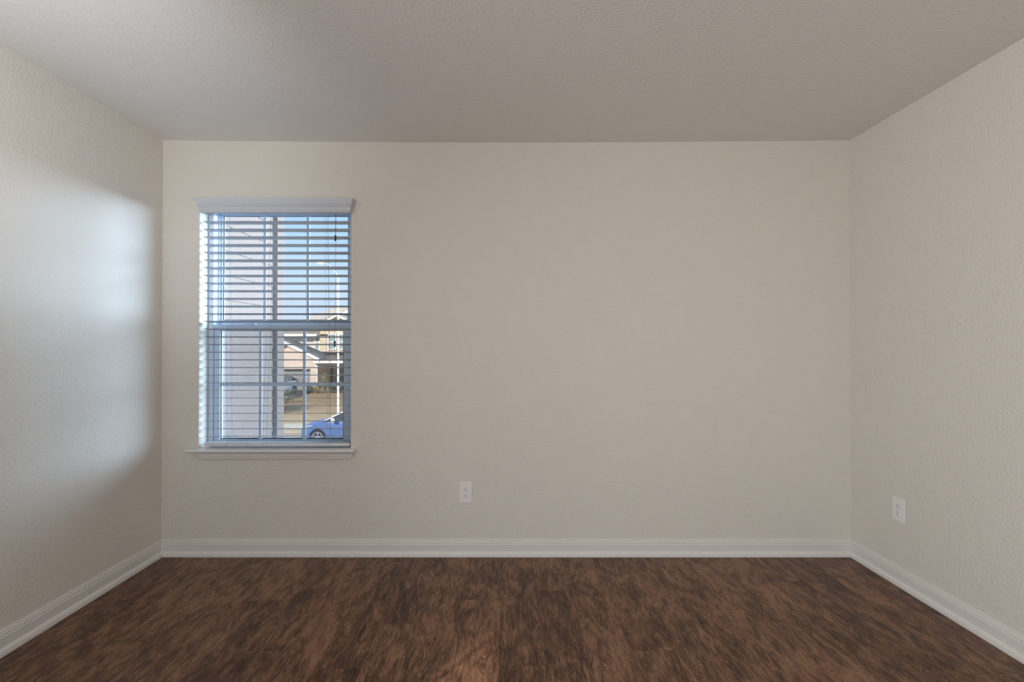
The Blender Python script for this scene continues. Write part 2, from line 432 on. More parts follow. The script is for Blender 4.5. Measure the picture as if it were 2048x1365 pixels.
# ------------------------------------------------------------------ window
win = empty('window_1', ((WX0 + WX1) / 2, 2.80, .635), kind='structure')
def frame_ring(x0, x1, z0, z1, w, y0, y1, wt=None, wb=None):
    wt = wt or w; wb = wb or w; m = MB()
    m.box(x0, x0 + w, y0, y1, z0, z1); m.box(x1 - w, x1, y0, y1, z0, z1)
    m.box(x0 + w, x1 - w, y0, y1, z1 - wt, z1); m.box(x0 + w, x1 - w, y0, y1, z0, z0 + wb)
    return m
SILL = .629
LX0, LX1 = -1.718, -.970        # lower glass
UX0, UX1 = -1.733, -.958        # upper glass
zmu = at(529, 641, 2.815).z; ztu = at(529, 433, 2.815).z
zml = at(529, 661.5, 2.775).z; zbl = at(529, 878, 2.775).z
# main frame with jamb tracks
m = frame_ring(WX0 + .001, WX1 - .001, SILL + .001, WZ1 - .001, .030, 2.752, 2.850, .026, .014)
for a, b_ in ((WX0 + .031, .010), (WX1 - .041, .010)):
    m.box(a, a + b_, 2.796, 2.803, SILL + .015, WZ1 - .027)
m.build('window_frame', 'vinyl', win, bevel=.0015, seg=1)
def sash(name, x0, x1, z0, z1, gx0, gx1, gz0, gz1, yf, yb, hz):
    m = MB()
    m.box(x0, gx0, yf, yb, z0, z1); m.box(gx1, x1, yf, yb, z0, z1)
    m.box(gx0, gx1, yf, yb, z0, gz0); m.box(gx0, gx1, yf, yb, gz1, z1)
    s_ = m.build(name, 'vinyl', win, bevel=.0025, seg=2)
    yc = (yf + yb) / 2
    MB().box(gx0 - .004, gx1 + .004, yc - .003, yc + .003, gz0 - .004, gz1 + .004).build('glass', 'glass', s_)
    g_ = MB()
    for a, b_, c, d in ((gx0, gx0 + .005, gz0, gz1), (gx1 - .005, gx1, gz0, gz1), (gx0, gx1, gz0, gz0 + .004), (gx0, gx1, gz1 - .003, gz1)):
        g_.box(a, b_, yc - .007, yc - .0035, c, d)
    g_.build('gasket', 'gasket', s_, label='dark seal around the glass')
    w = gx1 - gx0
    for cx in (-1.4765, -1.2097):
        MB().box(cx - .0095, cx + .0095, yc - .010, yc - .0035, gz0, gz1).build('muntin', 'vinyl', s_, bevel=.002, seg=2)
    MB().box(gx0, gx1, yc - .009, yc - .0036, hz - .0085, hz + .0085).build('muntin', 'vinyl', s_, bevel=.002, seg=2)
    return s_
sash('upper_sash', WX0 + .0315, WX1 - .0315, zmu - .045, WZ1 - .0275, UX0, UX1, zmu, ztu, 2.806, 2.836, at(529, 536, 2.815).z)
ls = sash('lower_sash', WX0 + .0315, WX1 - .0315, SILL + .0155, zml + .036, LX0, LX1, zbl, zml, 2.758, 2.790, at(529, 769.5, 2.775).z)
# meeting rail lip and two sash locks
MB().box(WX0 + .033, WX1 - .033, 2.7535, 2.7575, zml + .016, zml + .026).build('meeting_rail_lip', 'vinyl', ls)
for lx in (504, 642):
    c = at(lx, 648, 2.766)
    lk = MB().box(c.x - .022, c.x + .022, 2.760, 2.782, zml + .0365, zml + .044).disc((c.x, 2.771, zml + .044), (0, 0, 1), [(.009, 0), (.009, .008), (.006, .010)], 12)
    lk.box(c.x, c.x + .024, 2.766, 2.775, zml + .048, zml + .053).build('sash_lock', 'vinyl', ls, bevel=.001, seg=1)
# insect screen outside the lower half
sc = frame_ring(WX0 + .031, WX1 - .031, SILL + .016, zml + .03, .010, 2.838, 2.846).build('screen_frame', 'gasket', win, label='dark frame of the insect screen')
MB().box(WX0 + .042, WX1 - .042, 2.8415, 2.8422, SILL + .031, zml + .015).build('insect_screen', 'screen', sc)

# stool and apron
m = MB()
st = [(2.7515, SILL), (2.625, SILL), (2.619, SILL - .003), (2.616, SILL - .008), (2.619, SILL - .013), (2.625, SILL - .016), (2.669, SILL - .016)]
m.prism([(y, z) for y, z in ((2.6695, SILL), (2.625, SILL), (2.619, SILL - .003), (2.616, SILL - .008), (2.619, SILL - .0135), (2.625, SILL - .016), (2.6695, SILL - .016))], 'x', -1.831, -.863)
m.box(WX0 + .0008, WX1 - .0008, 2.6695, 2.7515, SILL - .0125, SILL)
m.build('window_sill', 'sill', win, bevel=.0012, seg=1)
def crown(name, x0, x1, prof, matn, parent, **k):
    """moulding on the wall with mitred returns; prof = (projection, side flare, z)"""
    rings = []
    rings_pts = []
    for pr, fl, z in prof:
        rings_pts.append([Vector((x0 - fl, YW - .0005, z)), Vector((x0 - fl, YW - pr, z)), Vector((x1 + fl, YW - pr, z)), Vector((x1 + fl, YW - .0005, z))])
    return MB().loft(rings_pts).build(name, matn, parent, **k)
zt = SILL - .0165
crown('apron', -1.768, -.893, [(.034, .018, zt), (.034, .018, zt - .004), (.029, .014, zt - .008), (.024, .0125, zt - .014), (.0225, .0115, zt - .020), (.0225, .0115, zt - .023),
      (.018, .009, zt - .025), (.015, .006, zt - .034), (.012, .0025, zt - .043), (.009, 0, zt - .047), (.006, 0, zt - .0475)], 'sill', win)

# invented rear window, out of view, around the added fill light
w2 = empty('added_window_2', (-.1, YR, .65), kind='structure')
frame_ring(-1.299, 1.099, .651, 2.189, .05, YR - .10, YR - .04).box(-.13, -.07, YR - .09, YR - .05, .70, 2.14).build('window_frame', 'vinyl', w2)
MB().box(-1.25, 1.05, YR - .075, YR - .07, .70, 2.14).build('glass', 'glass', w2)

w3 = empty('added_window_3', (XL - .07, -1.12, .70), kind='structure')  # invented side window, out of view, around the added fill light
ring = frame_ring(-1.789, -.451, .701, 2.139, .05, .06, .12); ring.box(-1.14, -1.10, .07, .11, .75, 2.09)
ring.v = [Vector((XL - v.y, v.x, v.z)) for v in ring.v]; ring.build('window_frame', 'vinyl', w3)
MB().box(XL - .095, XL - .09, -1.739, -.501, .75, 2.09).build('glass', 'glass', w3)
# torchiere added out of view on the left to carry the bounce light
pl = empty('added_uplighter', (-1.20, .50, 0), 'added slim white uplighter, unseen left of the camera, carrying the bounce light', 'lamp')
MB().disc((-1.20, .50, 0), (0, 0, 1), [(.13, .001), (.13, .018), (.03, .03)], 24).build('base', 'trim', pl)
MB().tube([(-1.20, .50, .025), (-1.20, .50, 1.46)], .011, 10).build('pole', 'trim', pl)
m = MB(); n_ = 24; pf = [(.02, 1.45), (.11, 1.47), (.15, 1.50), (.146, 1.502), (.106, 1.476), (.018, 1.458)]
m.loft([[(-1.20 + r_ * math.cos(2 * math.pi * k / n_), .50 + r_ * math.sin(2 * math.pi * k / n_), z_) for k in range(n_)] for r_, z_ in pf]).build('shade', 'trim', pl)

# ------------------------------------------------------------------ blind
YS0, YS1 = 2.674, 2.7245
NS = 29
zf0 = at(550, 442.2, YS0).z; zf1 = at(550, 873.4, YS0).z
blind = empty('venetian_blind', (-1.3425, 2.70, zf0), 'white horizontal slat blind hanging open in front of the window', 'blind')
vx0, vx1 = -1.757, -.893
crown('valance', vx0, vx1, [(.036, .000, 2.003), (.040, .004, 2.004), (.040, .004, 2.012), (.044, .008, 2.015), (.044, .008, 2.019), (.042, .006, 2.021), (.044, .007, 2.031),
      (.047, .010, 2.033), (.049, .012, 2.036), (.046, .010, 2.038), (.050, .013, 2.043), (.055, .017, 2.052), (.060, .022, 2.064), (.062, .024, 2.068), (.062, .024, 2.0795), (.060, .022, 2.081)], 'blind', blind)
MB().box(-1.778, -.906, 2.676, 2.724, 2.026, 2.071).build('headrail', 'blind', blind, bevel=.001, seg=1)
def slat_mesh():
    n = 7; pts = []
    for i in range(n):
        t = i / (n - 1); y = YS0 + (YS1 - YS0) * t
        z = -.0062 * t + .0012 * math.sin(math.pi * t)
        pts.append((y, z))
    th = .0027
    return [(y, z) for y, z in pts] + [(y, z - th) for y, z in pts[::-1]]
SLW = (-1.771, -.9155)
prof = slat_mesh()
sm = MB().prism(prof, 'x', SLW[0], SLW[1])
first = None
for i in range(NS):
    z = zf0 + (zf1 - zf0) * i / (NS - 1); sk = .014 * i / (NS - 1)
    if first is None:
        for v in sm.v: v.z += z
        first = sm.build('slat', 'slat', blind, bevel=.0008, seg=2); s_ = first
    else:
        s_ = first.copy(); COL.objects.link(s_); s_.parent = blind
    s_.location = (sk, 0, z - zf0); s_.rotation_euler.y = R(random.uniform(-.03, .03)) * 0
rzt = at(550, 887, 2.668).z
MB().box(-1.7535, -.9005, 2.668, 2.722, rzt - .0185, rzt).build('bottom_rail', 'rail', blind, bevel=.002, seg=2)
for (a, b_) in ((455, 461), (547, 530), (653, 658)):
    xa = at(a, 435, 2.70).x; xb = at(b_, 885, 2.70).x
    m = MB()
    for y in (YS0 - .0012, YS1 + .0012): m.tube([(xa, y, 2.03), (xb, y, rzt)], .0007, 5)
    for i in range(NS):
        z = zf0 + (zf1 - zf0) * i / (NS - 1); x = xa + (xb - xa) * i / (NS - 1)
        m.tube([(x + .002, YS0 - .001, z - .0032), (x + .002, YS1 + .001, z - .0032 - .0062)], .0005, 4)
    m.build('ladder_cord', 'cord', blind)
    MB().tube([(xa + .006, 2.699, 2.03), (xb + .006, 2.699, rzt)], .0007, 5).build('lift_cord', 'cord', blind)
    MB().disc((xb, 2.6655, rzt - .010), (0, -1, 0), [(.005, -.003), (.005, 0), (.003, .001)], 12).build('rail_button', 'blind', blind)
yc_ = 2.655
p0, p1, p2 = at(671.3, 428, 2.672), at(670.6, 472, yc_), at(669.6, 683, yc_)
pc = MB().tube([(p0.x, 2.672, p0.z), at(671.2, 436, yc_), p1], .0009, 6).tube([(p0.x + .002, 2.672, p0.z), at(671.8, 436, yc_), p2], .0009, 6).build('pull_cord', 'dark_cord', blind, label='dark pull cord hanging at the right')
c = at(670.8, 471, yc_)
MB().disc(c, (0, 0, -1), [(.0025, -.001), (.0050, .002), (.0058, .010), (.0062, .028), (.0045, .033)], 14).build('tassel', 'tassel', pc, smooth=True, label='black barrel tassel')
c = at(669.6, 683, yc_)
MB().disc(c, (0, 0, -1), [(.004, -.001), (.0066, .003), (.0064, .008), (.0038, .014), (.0055, .021), (.0068, .028), (.005, .031)], 14).build('tassel', 'tassel', pc, smooth=True, label='black waisted tassel at the end of the cord')

# ------------------------------------------------------------------ wall outlets
def outlet(center, uax, nrm, label):
    """uax = horizontal axis along the wall, nrm = out of the wall"""
    c, u, n, z = Vector(center), Vector(uax), Vector(nrm), Vector((0, 0, 1))
    root = empty('wall_outlet', c, label, 'outlet', 'wall outlets')
    def slab(w, h, d0, d1, cz=0, cu=0):
        m = MB(); vs = []
        for d in (d0, d1):
            for a, b_ in ((-1, -1), (1, -1), (1, 1), (-1, 1)): vs.append(c + u * (cu + a * w / 2) + z * (cz + b_ * h / 2) + n * d)
        return m.add(vs, [(0, 3, 2, 1), (4, 5, 6, 7), (0, 1, 5, 4), (1, 2, 6, 5), (2, 3, 7, 6), (3, 0, 4, 7)])
    slab(.0745, .1225, .0004, .0065).build('cover_plate', 'plate', root, bevel=.003, seg=3)
    for s in (-1, 1):
        cz = s * .0195
        pts = []
        for k in range(24):
            a = 2 * math.pi * k / 24
            pts.append((.0172 * math.cos(a), max(-.0135, min(.0135, .0172 * math.sin(a)))))
        rings = [[c + u * p[0] * sc_ + z * (cz + p[1] * sc_) + n * d for p in pts] for d, sc_ in ((.0064, 1), (.0080, 1), (.0085, .95))]
        rc = MB().loft(rings).build('receptacle', 'plate', root)
        m = MB()
        for du, h in ((-.0064, .0085), (.0064, .0068)):
            q = slab(.0018, h, .0084, .0089, cz + .004, du); m.add(q.v, q.f)
        m.disc(c + z * (cz - .0072) + n * .0084, n, [(.0028, 0), (.0028, .0005)], 12)
        m.build('socket_slots', 'slot', rc, label='dark plug slots')
    MB().disc(c + n * .0064, n, [(.0032, 0), (.0032, .0009), (.002, .0014)], 12).build('screw', 'screw', root)
oc = at(931.5, 985.2, YW)
outlet((oc.x, YW, oc.z), (1, 0, 0), (0, -1, 0), 'white duplex outlet low on the back wall, right of the window')
yo = XR * F / (1796.6 - CX)
oc = at(1796.6, 1019.6, yo)
outlet((XR, yo, oc.z), (0, -1, 0), (-1, 0, 0), 'white duplex outlet on the right wall near the corner')

# ------------------------------------------------------------------ outside: wing of this house
GZ = -.45
wing = empty('house_wing', (-2.2, 3.6, GZ), 'white lap-sided wing wall just outside the window on the left', 'wall')
m = MB(); XWG = -2.2; pt = .1972; zs = 2.18
k0 = math.floor((zs - GZ) / pt) ; prof = []
zl = zs - pt * k0
z = zl
prof = [(XWG - .12, zl - .1), (XWG - .12, zl + pt * 18)]
for k in range(18, 0, -1):
    prof += [(XWG - .007, zl + pt * k), (XWG + .000, zl + pt * (k - 1))]
    if k > 1: prof += [(XWG + .004, zl + pt * (k - 1) - .0005)] if False else []
m.loft([[(x, 2.845, z) for x, z in prof], [(x, 4.36, z) for x, z in prof]])
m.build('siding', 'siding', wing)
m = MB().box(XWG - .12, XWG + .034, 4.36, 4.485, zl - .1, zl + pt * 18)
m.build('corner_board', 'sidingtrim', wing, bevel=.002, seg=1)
MB().box(XWG - .02, XWG + .033, 4.3585, 4.3598, zl - .1, zl + pt * 18).build('corner_shade_strip', 'shade_strip', wing, label='grey vertical channel beside the corner board')  # its colour stands in for shade on the board's side face
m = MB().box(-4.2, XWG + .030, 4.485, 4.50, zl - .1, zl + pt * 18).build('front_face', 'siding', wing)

# ------------------------------------------------------------------ ground
def zg(Y):
    pts = [(2.8, -.45), (6, -.9), (12, -2.75), (14, -3.0), (14.01, -3.12), (21.55, -3.12), (21.56, -2.97), (22.45, -2.94), (23.5, -2.90), (33, -2.38), (37, -2.3), (90, -1.5)]
    for (a, za), (b_, zb) in zip(pts, pts[1:]):
        if a <= Y <= b_: return za + (zb - za) * (Y - a) / (b_ - a)
    return pts[0][1] if Y < 2.8 else pts[-1][1]
def strip(name, ys, x0, x1, matn, dz=0, thick=.15, nx=1):
    m = MB(); top = []
    rings = []
    for y in ys: rings.append([(x0, y, zg(y) + dz), (x1, y, zg(y) + dz), (x1, y, zg(y) - thick), (x0, y, zg(y) - thick)])
    return tag(m.loft(rings).build(name, matn), kind='structure')
strip('front_lawn', [2.85, 4, 6, 8, 10, 12, 13.8], -60, 60, 'lawn')
strip('bounce_slab', [2.9, 5, 7, 9], -2.1, 9, 'lightconcrete', .012)  # pale slab added out of view to bounce light up to the ceiling
strip('curb', [13.8, 14.0], -60, 60, 'concrete', .0)
strip('street', [14.02, 16, 19, 21.54], -60, 60, 'asphalt')
strip('far_curb', [21.56, 21.72], -60, 60, 'concrete', .01)
strip('verge', [21.72, 22.45], -60, 60, 'lawn')
strip('sidewalk', [22.45, 23.5], -60, 60, 'concrete', .01)
strip('far_lawn', [23.5, 25, 28, 31, 33, 37, 50, 90], -60, 60, 'lawn')
# driveway of the brick garage
pts = []
m = MB(); rings = []
for y, xr in ((23.5, -14.3), (25, -14.4), (27, -14.5), (29, -14.55), (31.0, -14.6), (33, -14.6), (34.5, -14.6)):
    z = zg(y); rings.append([(-20.5, y, z + .02), (xr, y, z + .02), (xr, y, z - .1), (-20.5, y, z - .1)])
tag(m.loft(rings).build('driveway', 'concrete'), kind='structure')

# ------------------------------------------------------------------ the house across the street
def X(px, Y): return (px - CX) * Y / F
def Z(py, Y): return at(CX, py, Y).z
house = empty('brick_house', (-14.5, 33, zg(33)), 'two-storey brick and siding house across the street with a garage gable', 'house')
base = -2.6
# garage block
YG = 34.5
gx0, gx1 = X(508, YG), X(632, YG); ax = (gx0 + gx1) / 2; ze = Z(716, YG); za = Z(685, YG)
ox0, ox1, oz = X(522, YG), X(620.5, YG), Z(738.5, YG)
m = MB(); m.box(gx0, ox0, YG, YG + .25, base, ze); m.box(ox1, gx1, YG, YG + .25, base, ze); m.box(ox0, ox1, YG, YG + .25, oz, ze)
m.prism([(gx0, ze), (gx1, ze), (ax, za - .1)], 'y', YG, YG + .25)
m.box(gx1 - .25, gx1, YG + .25, 37.5, base, ze); m.box(gx0, gx0 + .25, YG + .25, 37.5, base, ze)
m.build('garage_walls', 'brick', house)
m = MB()
for k in range(4):
    h0 = -2.42 + (oz + 2.42) * k / 4; m.box(ox0, ox1, YG + .26, YG + .30, h0 + .012, -2.42 + (oz + 2.42) * (k + 1) / 4 - .012)
m.box(ox0, ox1, YG + .29, YG + .33, -2.42, oz); m.build('garage_door', 'shade', house, label='grey sectional garage door')
ov = .35; yb = 36.3
A0, A1 = Vector((ax, YG - .3, za + .12)), Vector((ax, yb, za + .12))
eL0, eR0 = Vector((gx0 - ov, YG - .3, ze - .05)), Vector((gx1 + ov, YG - .3, ze - .05))
eL1, eR1 = Vector((gx0 - ov, 37.48, ze - .05)), Vector((gx1 + ov, 37.48, ze - .05))
dn = Vector((0, 0, -.10))
vs = [A0, A1, eL0, eR0, eL1, eR1]; vs += [v + dn for v in vs]
MB().add(vs, [(0, 3, 5, 1), (0, 1, 4, 2), (1, 5, 4), (6, 7, 11, 9), (6, 8, 10, 7), (7, 10, 11), (0, 6, 9, 3), (0, 2, 8, 6), (3, 9, 11, 5), (2, 4, 10, 8), (5, 11, 10, 4)]).build('garage_roof', 'roof', house)
for s, e in ((eL0, 'l'), (eR0, 'r')):
    a, b_ = A0 + Vector((0, -.03, .02)), s + Vector((0, -.03, .02))
    MB().add([a, b_, b_ + Vector((0, 0, -.24)), a + Vector((0, 0, -.24)), a + Vector((0, .06, 0)), b_ + Vector((0, .06, 0)), b_ + Vector((0, .06, -.24)), a + Vector((0, .06, -.24))],
             [(0, 1, 2, 3), (4, 7, 6, 5), (0, 4, 5, 1), (3, 2, 6, 7), (1, 5, 6, 2), (0, 3, 7, 4)]).build('rake_board', 'brick_trim', house)
# main block
YM = 37.5
mx0, mx1 = X(545, YM), X(800, YM); xb = X(640, YM); zm = Z(669, YM)
MB().box(mx0, mx1, YM, YM + 8, base, zm).build('main_walls', 'housesiding', house)
YB = 37.0
bx0, bx1 = X(640, YB), X(713, YB); bax = X(676.5, YB); zbe = Z(650, YB); zba = Z(629, YB)
m = MB().box(bx0, bx1, YB, YM + .1, Z(705, YB), zbe)
m.prism([(bx0, zbe), (bx1, zbe), (bax, zba - .08)], 'y', YB, YM + 2)
m.build('stone_bay', 'stone', house)
# main hip roof
z0 = zm - .02; h = Z(612, YM + 3)
e0 = [Vector((mx0 - .4, YM - .5, z0)), Vector((mx1 + .4, YM - .5, z0)), Vector((mx1 + .4, YM + 8.5, z0)), Vector((mx0 - .4, YM + 8.5, z0))]
r0, r1 = Vector((X(690, YM + 4), YM + 4, h)), Vector((mx1 - 3, YM + 4, h))
r0 = Vector((X(672, YM + 4), YM + 4, h))
MB().add(e0 + [r0, r1] + [v + Vector((0, 0, -.12)) for v in e0], [(0, 1, 5, 4), (1, 2, 5), (2, 3, 4, 5), (3, 0, 4), (9, 8, 7, 6), (0, 6, 7, 1), (1, 7, 8, 2), (2, 8, 9, 3), (3, 9, 6, 0)]).build('main_roof', 'roof2', house)
MB().box(mx0 - .42, xb - .05, YM - .54, YM - .50, z0 - .16, z0 + .04).build('fascia', 'brick_trim', house)
def rakes(cx, za_, xl, xr, ze_, Y, t, nm='gable_board'):
    for xe in (xl, xr):
        a, b_ = Vector((cx, Y, za_)), Vector((xe, Y, ze_))
        MB().add([a, b_, b_ + Vector((0, 0, -t)), a + Vector((0, 0, -t)), a + Vector((0, .08, 0)), b_ + Vector((0, .08, 0)), b_ + Vector((0, .08, -t)), a + Vector((0, .08, -t))],
                 [(0, 1, 2, 3), (4, 7, 6, 5), (0, 4, 5, 1), (3, 2, 6, 7), (1, 5, 6, 2), (0, 3, 7, 4)]).build(nm, 'brick_trim', house)
rakes(bax, zba + .05, bx0 - .4, bx1 + .4, zbe - .15, YB - .35, .20)
# roof over the bay gable
vs = [Vector((bax, YB - .35, zba + .1)), Vector((bax, YM + 3, zba + .1)), Vector((bx0 - .4, YB - .35, zbe - .1)), Vector((bx0 - .4, YM + 3, zbe - .1)), Vector((bx1 + .4, YB - .35, zbe - .1)), Vector((bx1 + .4, YM + 3, zbe - .1))]
vs += [v + Vector((0, 0, -.08)) for v in vs]
MB().add(vs, [(0, 1, 3, 2), (0, 4, 5, 1), (6, 8, 9, 7), (6, 7, 11, 10), (0, 2, 8, 6), (0, 6, 10, 4), (2, 3, 9, 8), (4, 10, 11, 5), (1, 7, 9, 3), (1, 5, 11, 7)]).build('bay_roof', 'roof2', house)
# second, higher gable further right
YH = 38.1
MB().prism([(X(684, YH), Z(632, YH)), (X(790, YH), Z(632, YH)), (X(737, YH), Z(603, YH))], 'y', YH, YH + 3).build('upper_gable', 'housesiding', house)
rakes(X(737, YH), Z(600, YH), X(680, YH), X(794, YH), Z(630, YH), YH - .2, .22)
def hwin(p0, p1, q0, q1, Y, split=True):
    x0, x1, z0_, z1_ = X(p0, Y), X(p1, Y), Z(q1, Y), Z(q0, Y)
    m = frame_ring(x0, x1, z0_, z1_, .09, Y - .07, Y + .02)
    if split: m.box(x0 + .09, x1 - .09, Y - .06, Y, (z0_ + z1_) / 2 - .05, (z0_ + z1_) / 2 + .05)
    f = m.build('window', 'brick_trim', house)
    MB().box(x0 + .09, x1 - .09, Y - .03, Y - .01, z0_ + .09, z1_ - .09).build('pane', 'pane', f)
hwin(629.5, 640.5, 670, 701, YM - .05)
hwin(656.5, 673.5, 668, 700, YB - .03)
hwin(677.5, 694.5, 668, 700, YB - .03)
hwin(676, 692, 731, 765, YM - .05)
# porch
YP = 34.6
px0, px1 = X(634, YP) - .1, X(770, YP)
zt_, zf_ = Z(708.5, YM), Z(722.5, YP)
MB().prism([(YM, zt_), (YP - .3, zf_), (YP - .3, zf_ - .1), (YM, zt_ - .35)], 'x', px0, px1).build('porch_roof', 'roof', house)
MB().box(px0, px1, YP - .35, YP - .30, zf_ - .16, zf_ + .02).build('porch_fascia', 'brick_trim', house)
MB().box(px0 + .1, px1, YP - .12, YP + .12, zf_ - .36, zf_ - .16).build('porch_beam', 'lamparm', house)
for p in (633.8, 700, 760):
    x = X(p, YP)
    m = MB().box(x - .08, x + .08, YP - .08, YP + .08, -2.15, zf_ - .36).box(x - .12, x + .12, YP - .12, YP + .12, -2.15, -2.0).box(x - .12, x + .12, YP - .12, YP + .12, zf_ - .46, zf_ - .36)
    m.build('porch_post', 'brick_trim', house)
MB().box(px0, px1, YP - .2, YM, -2.6, -2.15).build('porch_floor', 'concrete', house)
MB().box(X(640, YM), X(672, YM), YM - .04, YM, -2.15, Z(725, YM)).build('porch_wall', 'stone', house)
MB().box(X(656, YM), X(666, YM), YM - .07, YM - .045, -2.15, Z(733, YM)).build('front_door', 'door', house)
MB().box(bx0 - .1, bx1 + .1, YB - .04, YB - .01, Z(705.5, YB), Z(701.5, YB)).build('brick_band', 'brick', house)

# house added out of view on the right to block the sky glow
nb = empty('glow_blocker_house', (4, 38, zg(38)), 'added cream two-storey house, out of view, blocking sky glow from the brick house', 'house')
MB().box(-4.5, 11, 32, 47, -2.6, 3.9).build('main_walls', 'housesiding', nb)
c4 = [Vector((-5, 31.5, 3.85)), Vector((11.5, 31.5, 3.85)), Vector((11.5, 47.5, 3.85)), Vector((-5, 47.5, 3.85))]
MB().add(c4 + [Vector((1, 39.5, 7.2)), Vector((5.5, 39.5, 7.2))], [(0, 1, 5, 4), (1, 2, 5), (2, 3, 4, 5), (3, 0, 4), (3, 2, 1, 0)]).build('main_roof', 'roof', nb)
for wx in (-2.5, 3.0, 8.0):
    for wz in (-1.2, 1.6):
        f = frame_ring(wx - .6, wx + .6, wz, wz + 1.4, .09, 31.93, 32.02).build('window', 'brick_trim', nb)
        MB().box(wx - .51, wx + .51, 31.97, 31.99, wz + .09, wz + 1.31).build('pane', 'pane', f)

# ------------------------------------------------------------------ plants
def leafy(m, c, r, n, size, rs):
    for _ in range(n):
        d = Vector((rs.gauss(0, 1), rs.gauss(0, 1), rs.gauss(0, 1))).normalized() * rs.uniform(.55, 1.08)
        p = Vector(c) + Vector((d.x * r[0], d.y * r[1], d.z * r[2]))
        a = Vector((rs.uniform(-1, 1), rs.uniform(-1, 1), rs.uniform(-1, 1))).normalized(); b_ = a.orthogonal().normalized()
        s = size * rs.uniform(.6, 1.3)
        m.add([p - a * s, p + b_ * s * .45, p + a * s, p - b_ * s * .45], [(0, 1, 2, 3)])
def shrub(px, Y, w, h, matn, label, seed, group=None):
    rs = random.Random(seed); x = X(px, Y); g_ = zg(Y)
    t = empty('shrub', (x, Y, g_), label, 'shrub', group)
    m = MB()
    for k in range(7):
        a = rs.uniform(0, 6.28); q = (x + math.cos(a) * w * .25, Y + math.sin(a) * w * .2, g_ + h * .75)
        m.tube([(x, Y, g_ - .03), ((x + q[0]) / 2, (Y + q[1]) / 2, g_ + h * .35), q], [.012, .009, .004], 5)
    m.build('stems', 'bark', t)
    m = MB(); leafy(m, (x, Y, g_ + h * .52), (w * .5, w * .42, h * .5), 420, .05, rs); m.build('foliage', matn, t)
hedge = [(619, 'leaf', 'dark green low shrub at the left end of the row in front of the porch'),
         (634, 'leaf2', 'olive shrub in front of the white porch post'),
         (650, 'leaf2', 'tall yellowish bushy shrub standing above the others in front of the porch'),
         (665, 'leaf', 'dark green shrub in front of the porch, left of the lamp post'),
         (681, 'leaf', 'dark green shrub at the right of the row, just right of the lamp post')]
for i, (p, mt, lb) in enumerate(hedge): shrub(p, 33.5, .52, .62 if i != 2 else 1.4, mt, lb, 10 + i, 'shrubs in front of the porch')
shrub(574, 29.3, 1.05, .9, 'leaf', 'rounded grey-green shrub beside the driveway below the parked car', 33)
def tree(name, x, Y, h, r, label, seed, matn, n=900, leaf=.09, trunk=.05):
    rs = random.Random(seed); g_ = zg(Y); t = empty(name, (x, Y, g_), label, 'tree')
    m = MB().tube([(x, Y, g_ - .05), (x + .03, Y, g_ + h * .4), (x, Y, g_ + h * .85)], [trunk, trunk * .8, trunk * .25], 8)
    for k in range(9):
        a = rs.uniform(0, 6.28); z_ = g_ + h * rs.uniform(.38, .6)
        m.tube([(x, Y, z_), (x + math.cos(a) * r * .7, Y + math.sin(a) * r * .7, z_ + h * .2)], [trunk * .4, .006], 5)
    m.build('trunk', 'bark', t)
    m = MB()
    for k in range(6):
        a = k * 1.05; leafy(m, (x + math.cos(a) * r * .4, Y + math.sin(a) * r * .4, g_ + h * (.58 + .1 * (k % 3))), (r * .6, r * .6, h * .2), n // 6, leaf, rs)
    m.build('crown', matn, t)
tree('young_tree', X(572, 26.9), 26.9, .95, .16, 'small yellow-green sapling on the lawn beside the driveway', 5, 'leaf2', 160, .04, .015)
tree('lawn_tree', X(452, 24.8), 24.8, 3.0, 1.25, 'leafy tree on the far lawn, mostly hidden behind the white wing wall', 9, 'leaf', 1800, .12, .07)

# ------------------------------------------------------------------ street lamp
YL = 22.9
lx = X(676.3, YL); zb_ = zg(YL); zt2 = Z(556, YL)
sl = empty('street_lamp', (lx, YL, zb_), 'tall white street lamp with a curved arm across the street', 'street lamp')
MB().tube([(lx, YL, zb_), (lx, YL, (zb_ + zt2) / 2), (lx, YL, zt2)], [.055, .040, .030], 12).disc((lx, YL, zb_), (0, 0, 1), [(.12, -.02), (.12, .03), (.07, .10)], 12).build('pole', 'lampmetal', sl)
ap = [(676.3, 557), (672, 548), (667, 540), (661, 533), (655, 529), (650, 527.3), (644, 527)]
MB().tube([Vector((X(a, YL), YL, Z(b_, YL))) for a, b_ in ap], [.028, .026, .024, .022, .020, .019, .018], 8).build('arm', 'lamparm', sl)
a, b_ = Vector((X(646, YL), YL, Z(527, YL))), Vector((X(634.5, YL), YL, Z(525.5, YL)))
MB().tube([a, a.lerp(b_, .15), a.lerp(b_, .5), a.lerp(b_, .85), b_], [.03, .07, .10, .08, .03], 10).build('lamp_head', 'lampmetal', sl, smooth=True)

